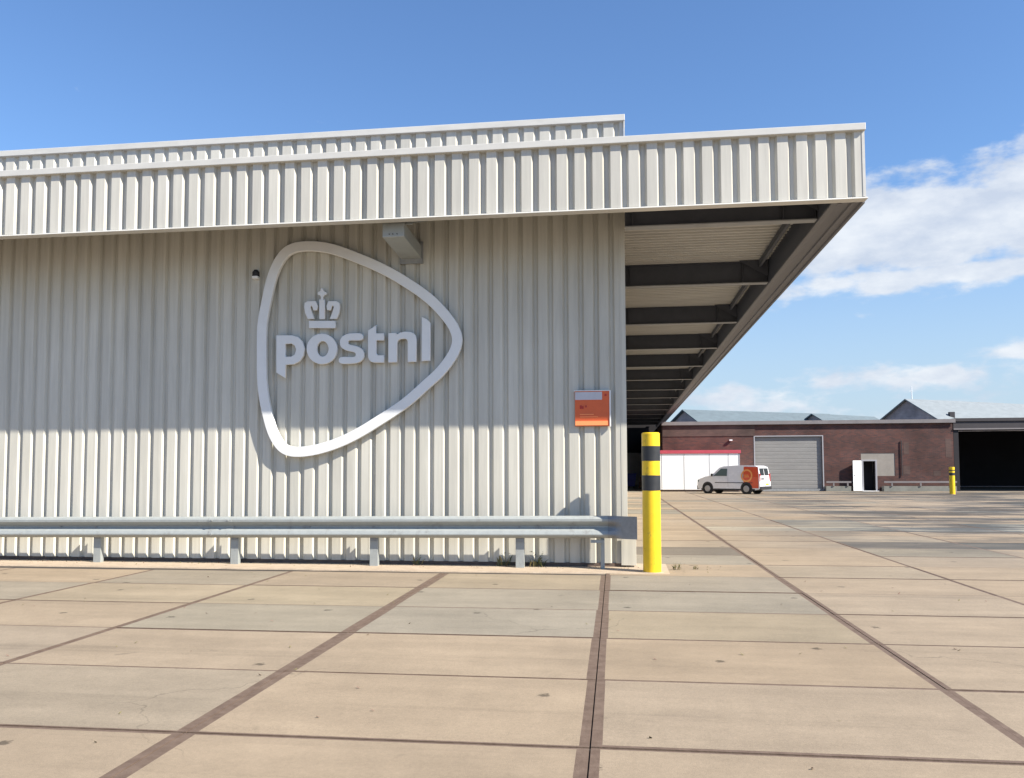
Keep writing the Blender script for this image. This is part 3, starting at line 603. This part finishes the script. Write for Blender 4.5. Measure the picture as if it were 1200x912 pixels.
# white cabin with red trim
K=thing('site_cabin','low white panelled cabin with a red roof edge behind the van','cabin',(4.5,51,0))
b=MB(); b.box(2.0,6.85,50.6,51.95,.12,2.27); cb_=b.build('wall',M['whitepanel'],K)
b=MB(); b.box(1.96,6.93,50.54,51.97,2.272,2.47); b.build('roof_edge',M['redtrim'],K,bevel=.01)
b=MB(); b.box(2.02,6.83,50.66,51.9,0,.119); b.build('base',M['plinth'],K)
for x in (3.62,5.1,6.2,2.3): 
    MB().box(x-.012,x+.012,50.588,50.599,.14,2.26).build('seam',M['doorgrey'],cb_)
b=MB(); b.box(6.80,6.87,50.585,50.599,.12,2.27); b.build('corner_post',M['doorgrey'],cb_)

# gabled halls behind
def hall(cx,cy,yaw,w,length,ze,zr,label,name='gabled_hall',pole=False):
    t=thing(name,label,'hall',(cx,cy,0)); c_,s_=math.cos(yaw),math.sin(yaw)
    # local: gable centre at origin, ridge runs along +v (c_,s_); across u=(s_,-c_)
    def P(u,v,z): return (cx+c_*v+s_*u, cy+s_*v-c_*u, z)
    h=w/2
    mb=MB(); mb.add([P(-h,0,0),P(h,0,0),P(h,0,ze),P(0,0,zr),P(-h,0,ze),P(-h,length,0),P(h,length,0),P(h,length,ze),P(0,length,zr),P(-h,length,ze)],[(0,1,2,3,4),(9,8,7,6,5),(1,6,7,2),(0,4,9,5)])
    wl=mb.build('gable_wall',M['gable'],t)
    for sgn in (-1,1):
        mb=MB(); o=.25; dz=(zr-ze)/h*o
        e0=P(sgn*(h+o),-.3,ze-dz+.03);e1=P(sgn*(h+o),length+.3,ze-dz+.03);r0=P(0,-.3,zr+.03);r1=P(0,length+.3,zr+.03)
        up=lambda p:(p[0],p[1],p[2]+.09)
        mb.add([e0,e1,r1,r0,up(e0),up(e1),up(r1),up(r0)],[(0,1,2,3),(4,5,6,7),(0,1,5,4),(2,3,7,6),(0,3,7,4),(1,2,6,5)]); mb.build('roof_slope',M[hall_roof],t)
    return t,P
hall_roof='slate_pale'
t,P=hall(24.3,75,math.radians(32),6.2,24,5.3,7.18,'grey gabled hall roof with a white mast on its peak')
b=MB(); p=P(.2,1.2,0); b.cyl((p[0]-.6,p[1],6.9),(p[0]-.6,p[1],8.4),.05,.035,n=8); b.box(p[0]-.78,p[0]-.61,p[1]-.02,p[1]+.02,8.0,8.04); b.build('mast',M['whitepanel'],t)
b=MB(); b.box(27.2,27.6,73.6,74.0,5.2,6.05); b.build('chimney',M['roofdark'],t)
hall_roof='slate'
t,P=hall(5.5,75,math.radians(31),4.9,16.5,5.2,6.5,'weathered gabled hall roof seen just right of the canopy edge')
hall(17.6,80,math.radians(40),2.5,9,5.6,6.32,'small distant roof peak midway between the two larger hall roofs')

# shed at the far end under the canopy
T=thing('loading_shed','dim grey shed closing the far end under the canopy','shed',(1,70,0))
b=MB(); b.box(-3,2.9,69.5,72,0,2.7); b.build('wall',M['yardwall'],T)
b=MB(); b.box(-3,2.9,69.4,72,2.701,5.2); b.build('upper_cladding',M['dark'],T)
bb=thing('waste_container','blue waste container standing in the shade under the canopy','container',(.62,60,0))
b=MB(); b.prism([(.30,.12),(.82,.12),(.90,.98),(.22,.98)],59.6,60.4,'y'); b.build('bin_body',M['blue'],bb,bevel=.02)
b=MB(); b.box(.18,.94,59.55,60.45,.981,1.05); b.build('lid',M['blue'],bb,bevel=.02)
for x in (.34,.72):
    for y in (59.7,60.25): MB().cyl((x,y,.06),(x+.05,y,.06),.06,n=10).build('castor',M['tyre'],bb)
pal=thing('pallet','wooden pallet under stacked crates beneath the canopy','pallet',(1.35,59,0))
b=MB(); [b.box(1.05,1.85,58.6+i*.18,58.73+i*.18,.10,.13) for i in range(5)]; [b.box(x,x+.09,58.6,59.45,0,.099) for x in (1.05,1.4,1.76)]; b.build('boards',M['wood'],pal)
for i,(x,z,l) in enumerate([(1.10,.131,'brown crate standing lowest on the pallet under the canopy'),(1.16,.47,'reddish crate stacked on top of the lowest crate')]):
    q=MB(); q.box(x,x+.6,58.65,59.3,z,z+.33); [q.box(x-.015,x+.615,58.635,58.649,z+.03+j*.1,z+.09+j*.1) for j in range(3)]
    tag(q.build('crate',M['crate'] if i else M['wood']),l,'crate')

# ------------------------------------------------------------------ delivery van
V=thing('delivery_van','white delivery van with an orange rear panel parked before the roller door','van',(6.2,48.2,0))
Lv=4.05
prof=[(-.0,.30),(-.02,.62),(.06,.82),(.55,.98),(.95,1.04),(1.50,1.50),(1.75,1.575),(2.6,1.62),(3.7,1.60),(3.93,1.52),(4.02,1.0),(4.05,.62),(4.05,.30),(3.72,.22),(.3,.22)]
def hw_(z): return .80 if z<.95 else .80-.17*(z-.95)
def vbody():
    mb=MB()
    # fill between the outline and the centre line on both sides in horizontal slices
    n=len(prof)
    vs=[];
    for s_ in (-1,1):
        for (x,z) in prof: vs.append((x,s_*(hw_(z)-(.10 if x<.1 else 0)),z))
    fs=[(i,(i+1)%n,n+(i+1)%n,n+i) for i in range(n)]
    mb.add(vs,fs)
    for s_ in (-1,1):
        for pl_ in ([0,1,2,3,14],[3,4,13,14],[4,5,6,7,8,9,10,13],[10,11,12,13]):
            mb.add([(prof[i][0],s_*(hw_(prof[i][1])-(.10 if prof[i][0]<.1 else 0)),prof[i][1]) for i in pl_],[tuple(range(len(pl_)))])
    return mb
def side(poly,off,s_=-1,mat_=None,name='panel',th=.006,parent=None):
    mb=MB(); n=len(poly)
    a=[(x,s_*(hw_(z)+off),z) for x,z in poly]; b_=[(x,s_*(hw_(z)+off-th),z) for x,z in poly]
    # slice quads horizontally when crossing z=.95 is handled by caller
    mb.add(a+b_,[tuple(range(n)),tuple(range(2*n-1,n-1,-1))]+[(i,(i+1)%n,n+(i+1)%n,n+i) for i in range(n)])
    return mb.build(name,mat_,parent)
vb=vbody().build('body',M['vanwhite'],None,bevel=.03)
parts=[vb]
for s_ in (-1,1):
    parts.append(side([(1.10,1.02),(1.98,1.02),(1.98,1.44),(1.58,1.44)],.004,s_,M['cabglass'],'side_window'))
    # orange film: lower and upper half
    parts.append(side([(3.08,.34),(3.98,.34),(3.98,.949),(3.03,.949)],.004,s_,M['vanorange'],'livery_panel'))
    parts.append(side([(3.03,.951),(3.98,.951),(3.90,1.53),(3.03,1.55)],.004,s_,M['vanorange'],'livery_panel'))
    q=MB()
    for zlo,zhi in ((.60,.949),(.951,1.45)):
        ring_o=[];n=32
        for i in range(n):
            a0=2*math.pi*i/n; a1=2*math.pi*(i+1)/n
            zc=1.04; xc=3.24
            pts_=[(xc+.36*math.cos(a0),zc+.36*math.sin(a0)),(xc+.36*math.cos(a1),zc+.36*math.sin(a1)),(xc+.27*math.cos(a1),zc+.27*math.sin(a1)),(xc+.27*math.cos(a0),zc+.27*math.sin(a0))]
            if zlo==.60: q.add([(x,s_*(hw_(z)+.008),z) for x,z in pts_],[(0,1,2,3)])
    parts.append(q.build('logo_ring',M['vanyellow'],None))
    for ty in ((3.10,.955,3.40,1.00),(3.06,1.05,3.36,1.09)):
        parts.append(side([(ty[0],ty[1]),(ty[2],ty[1]),(ty[2],ty[3]),(ty[0],ty[3])],.009,s_,M['vanyellow'],'logo_lettering'))
    parts.append(side([(2.05,.42),(2.055,.42),(2.055,.94),(2.05,.94)],.003,s_,M['plastic'],'door_seam'))
    parts.append(side([(1.2,.62),(3.6,.62),(3.6,.66),(1.2,.66)],.005,s_,M['plastic'],'side_strip'))
    parts.append(side([(.30,.22),(3.75,.22),(3.75,.30),(.30,.30)],.005,s_,M['plastic'],'sill'))
    mb=MB(); mb.box(1.0,1.12,min(s_*.84,s_*.98),max(s_*.84,s_*.98),1.0,1.16); parts.append(mb.build('wing_mirror',M['plastic'],None,bevel=.02))
    mb=MB(); mb.box(4.0,4.06,min(s_*.68,s_*.77),max(s_*.68,s_*.77),.72,1.15); parts.append(mb.build('tail_light',M['redlamp'],None,bevel=.01))
    mb=MB(); mb.box(-.0,.16,min(s_*.50,s_*.715),max(s_*.50,s_*.715),.64,.80); parts.append(mb.build('headlight',M['cabglass'],None,bevel=.02))
# windscreen, rear window, doors, bumpers, number plate
mb=MB(); mb.add([(1.0,-.70,1.09),(1.0,.70,1.09),(1.47,.64,1.49),(1.47,-.64,1.49),(.985,-.70,1.10),(.985,.70,1.10),(1.455,.64,1.50),(1.455,-.64,1.50)],[(4,5,6,7),(0,1,5,4),(1,2,6,5),(2,3,7,6),(3,0,4,7)]); parts.append(mb.build('windscreen',M['cabglass'],None))
def rear(y0,y1,z0,z1,m_,name,off=.012):
    fx=lambda z: (4.05 if z<.62 else 4.05-.03*(z-.62)/.38 if z<1.0 else 4.02-.09*(z-1.0)/.52)+off
    mb=MB(); vs=[(fx(z),y,z) for y,z in ((y0,z0),(y1,z0),(y1,z1),(y0,z1))]+[(fx(z)-.01,y,z) for y,z in ((y0,z0),(y1,z0),(y1,z1),(y0,z1))]
    mb.add(vs,[(0,1,2,3),(0,1,5,4),(1,2,6,5),(2,3,7,6),(3,0,4,7)]); return mb.build(name,m_,None)
parts.append(rear(-.62,-.04,1.05,1.46,M['glass'],'rear_window')); parts.append(rear(.04,.62,1.05,1.46,M['glass'],'rear_window'))
parts.append(rear(-.012,.012,.45,1.5,M['plastic'],'rear_door_seam',.008))
parts.append(rear(-.55,-.12,.82,.90,M['plastic'],'rear_lettering',.010))
mb=MB(); mb.box(3.98,4.13,-.78,.78,.26,.44); parts.append(mb.build('rear_bumper',M['plastic'],None,bevel=.02))
mb=MB(); mb.box(-.08,.06,-.66,.66,.24,.46); parts.append(mb.build('front_bumper',M['plastic'],None,bevel=.03))
parts.append(rear(.1,.5,.50,.60,M['plate'],'number_plate',.014))
for p in parts: p.parent=V
# wheel arches and wheels
for wx in (.72,3.22):
    for s_ in (-1,1):
        mb=MB(); mb.cyl((wx,s_*.70,.33),(wx,s_*.812,.33),.36,n=24); a=mb.build('wheel_arch',M['plastic'],None); a.parent=V
        w_=MB(); w_.cyl((wx,s_*.66,.30),(wx,s_*.828,.30),.295,n=28); wo=w_.build('wheel',M['tyre'],None,bevel=.02); wo.parent=V
        w_=MB(); w_.cyl((wx,s_*.82,.30),(wx,s_*.838,.30),.20,.17,n=16); ro=w_.build('rim',M['rim'],None,bevel=.004); ro.parent=wo
# the van points to the left and away from the camera
V.rotation_euler=(0,0,math.radians(-32)); V.location=(4.45,47.9,0); V.scale=(.90,.90,.95)

# ------------------------------------------------------------------ world, sun, camera
SUN=Vector((2.28,-1.0,2.14)).normalized()
w=bpy.data.worlds.new('World'); S.world=w; w.use_nodes=True; N=w.node_tree.nodes; L=w.node_tree.links
bg=N['Background']; sky=N.new('ShaderNodeTexSky'); sky.sky_type='NISHITA'; sky.sun_disc=False
sky.sun_elevation=math.asin(SUN.z); sky.sun_rotation=math.atan2(SUN.x,SUN.y); sky.air_density=1.25; sky.dust_density=.0; sky.ozone_density=3.0
tc=N.new('ShaderNodeTexCoord'); sp=N.new('ShaderNodeSeparateXYZ'); nv=N.new('ShaderNodeVectorMath'); nv.operation='NORMALIZE'; L.new(tc.outputs['Generated'],nv.inputs[0]); L.new(nv.outputs[0],sp.inputs[0])
def math_(op,a,b=None,c=None,clamp=False):
    q=N.new('ShaderNodeMath'); q.operation=op; q.use_clamp=clamp
    for i,x in enumerate((a,b,c)):
        if x is None: continue
        if isinstance(x,(int,float)): q.inputs[i].default_value=x
        else: L.new(x,q.inputs[i])
    return q.outputs[0]
az=math_('ARCTAN2',sp.outputs['X'],sp.outputs['Y']); el=math_('ARCSINE',sp.outputs['Z'])
cb=N.new('ShaderNodeCombineXYZ'); L.new(math_('MULTIPLY',az,1.0),cb.inputs[0]); L.new(math_('MULTIPLY',el,2.1),cb.inputs[1])
def cn(scale,det,rough,off=0):
    n=N.new('ShaderNodeTexNoise'); n.inputs['Scale'].default_value=scale; n.inputs['Detail'].default_value=det; n.inputs['Roughness'].default_value=rough
    if off:
        ad=N.new('ShaderNodeVectorMath'); ad.operation='ADD'; ad.inputs[1].default_value=(off,off*.7,0); L.new(cb.outputs[0],ad.inputs[0]); L.new(ad.outputs[0],n.inputs['Vector'])
    else: L.new(cb.outputs[0],n.inputs['Vector'])
    return n.outputs['Fac']
# cloud banks: (azimuth, elevation, half width az, half height el, weight)
blobs=[(.34,.256,.12,.054,1.4),(.47,.266,.11,.062,1.5),(.24,.262,.085,.050,1.45),(.36,.205,.22,.020,.95),(.176,.180,.035,.014,.55),(.32,.098,.17,.022,.75),(.42,.122,.08,.014,.75),(.13,.078,.10,.026,.75),(.30,.066,.26,.026,.50),(.345,.372,.10,.016,.27)]
field=None
for a,e_,sa,se,wt in blobs:
    da=math_('DIVIDE',math_('SUBTRACT',az,a),sa); de=math_('DIVIDE',math_('SUBTRACT',el,e_),se)
    s2=math_('ADD',math_('MULTIPLY',da,da),math_('MULTIPLY',de,de))
    gq=math_('MULTIPLY',math_('EXPONENT',math_('MULTIPLY',s2,-1.0)),wt)
    field=gq if field is None else math_('MAXIMUM',field,gq)
nz=cn(19,9,.55,1.7); 
dens=math_('ADD',field,math_('MULTIPLY',math_('SUBTRACT',nz,.5),1.55))
mr=N.new('ShaderNodeMapRange'); mr.interpolation_type='SMOOTHSTEP'; mr.inputs[1].default_value=.34; mr.inputs[2].default_value=.78; L.new(dens,mr.inputs[0])
hz=N.new('ShaderNodeMapRange'); hz.inputs[1].default_value=0; hz.inputs[2].default_value=.30; hz.inputs[3].default_value=.95; hz.inputs[4].default_value=0; L.new(el,hz.inputs[0])
shade=N.new('ShaderNodeMapRange'); shade.inputs[1].default_value=.35; shade.inputs[2].default_value=.65; L.new(cn(13,7,.6,3.1),shade.inputs[0])
cc=N.new('ShaderNodeMix'); cc.data_type='RGBA'; L.new(shade.outputs[0],cc.inputs['Factor']); cc.inputs['A'].default_value=(6.0,6.7,7.9,1); cc.inputs['B'].default_value=(8.4,8.8,9.3,1)
tint=N.new('ShaderNodeMix'); tint.data_type='RGBA'; tint.blend_type='MULTIPLY'; tint.inputs['Factor'].default_value=1; tint.inputs['B'].default_value=(1.12,1.36,1.70,1); L.new(sky.outputs[0],tint.inputs['A'])
m0=N.new('ShaderNodeMix'); m0.data_type='RGBA'; L.new(hz.outputs[0],m0.inputs['Factor']); L.new(tint.outputs['Result'],m0.inputs['A']); m0.inputs['B'].default_value=(5.0,6.2,7.6,1)
mx=N.new('ShaderNodeMix'); mx.data_type='RGBA'; L.new(math_('MULTIPLY',mr.outputs[0],.92),mx.inputs['Factor']); L.new(m0.outputs['Result'],mx.inputs['A']); L.new(cc.outputs['Result'],mx.inputs['B'])
L.new(mx.outputs['Result'],bg.inputs['Color']); bg.inputs['Strength'].default_value=.054

sl=bpy.data.lights.new('sun','SUN'); sl.energy=5.0; sl.angle=math.radians(.53); sl.color=(1,.93,.82)
so=bpy.data.objects.new('sun',sl); COL.objects.link(so); so.rotation_euler=(-SUN).to_track_quat('-Z','Y').to_euler(); so.location=(20,-20,30)

f,yaw,pitch,roll=970.93,.13306,.05601,-.00299
cy,sy=math.cos(yaw),math.sin(yaw)
fw=Vector((-sy*math.cos(pitch),cy*math.cos(pitch),math.sin(pitch))); r_=Vector((cy,sy,0)); u_=r_.cross(fw)
r2=r_*math.cos(roll)+u_*math.sin(roll); u2=-r_*math.sin(roll)+u_*math.cos(roll)
cam=bpy.data.cameras.new('camera'); cam.sensor_width=36; cam.sensor_fit='HORIZONTAL'; cam.lens=36*f/1200; cam.shift_y=38.96/1200; cam.clip_end=2000; cam.clip_start=.05
co=bpy.data.objects.new('camera',cam); COL.objects.link(co)
mt=Matrix((( r2.x,u2.x,-fw.x,0),(r2.y,u2.y,-fw.y,0),(r2.z,u2.z,-fw.z,1.4),(0,0,0,1))); co.matrix_world=mt
S.camera=co
S.render.engine='CYCLES'
S.view_settings.view_transform='Standard'; S.view_settings.look='None'; S.view_settings.exposure=.97; S.view_settings.gamma=1
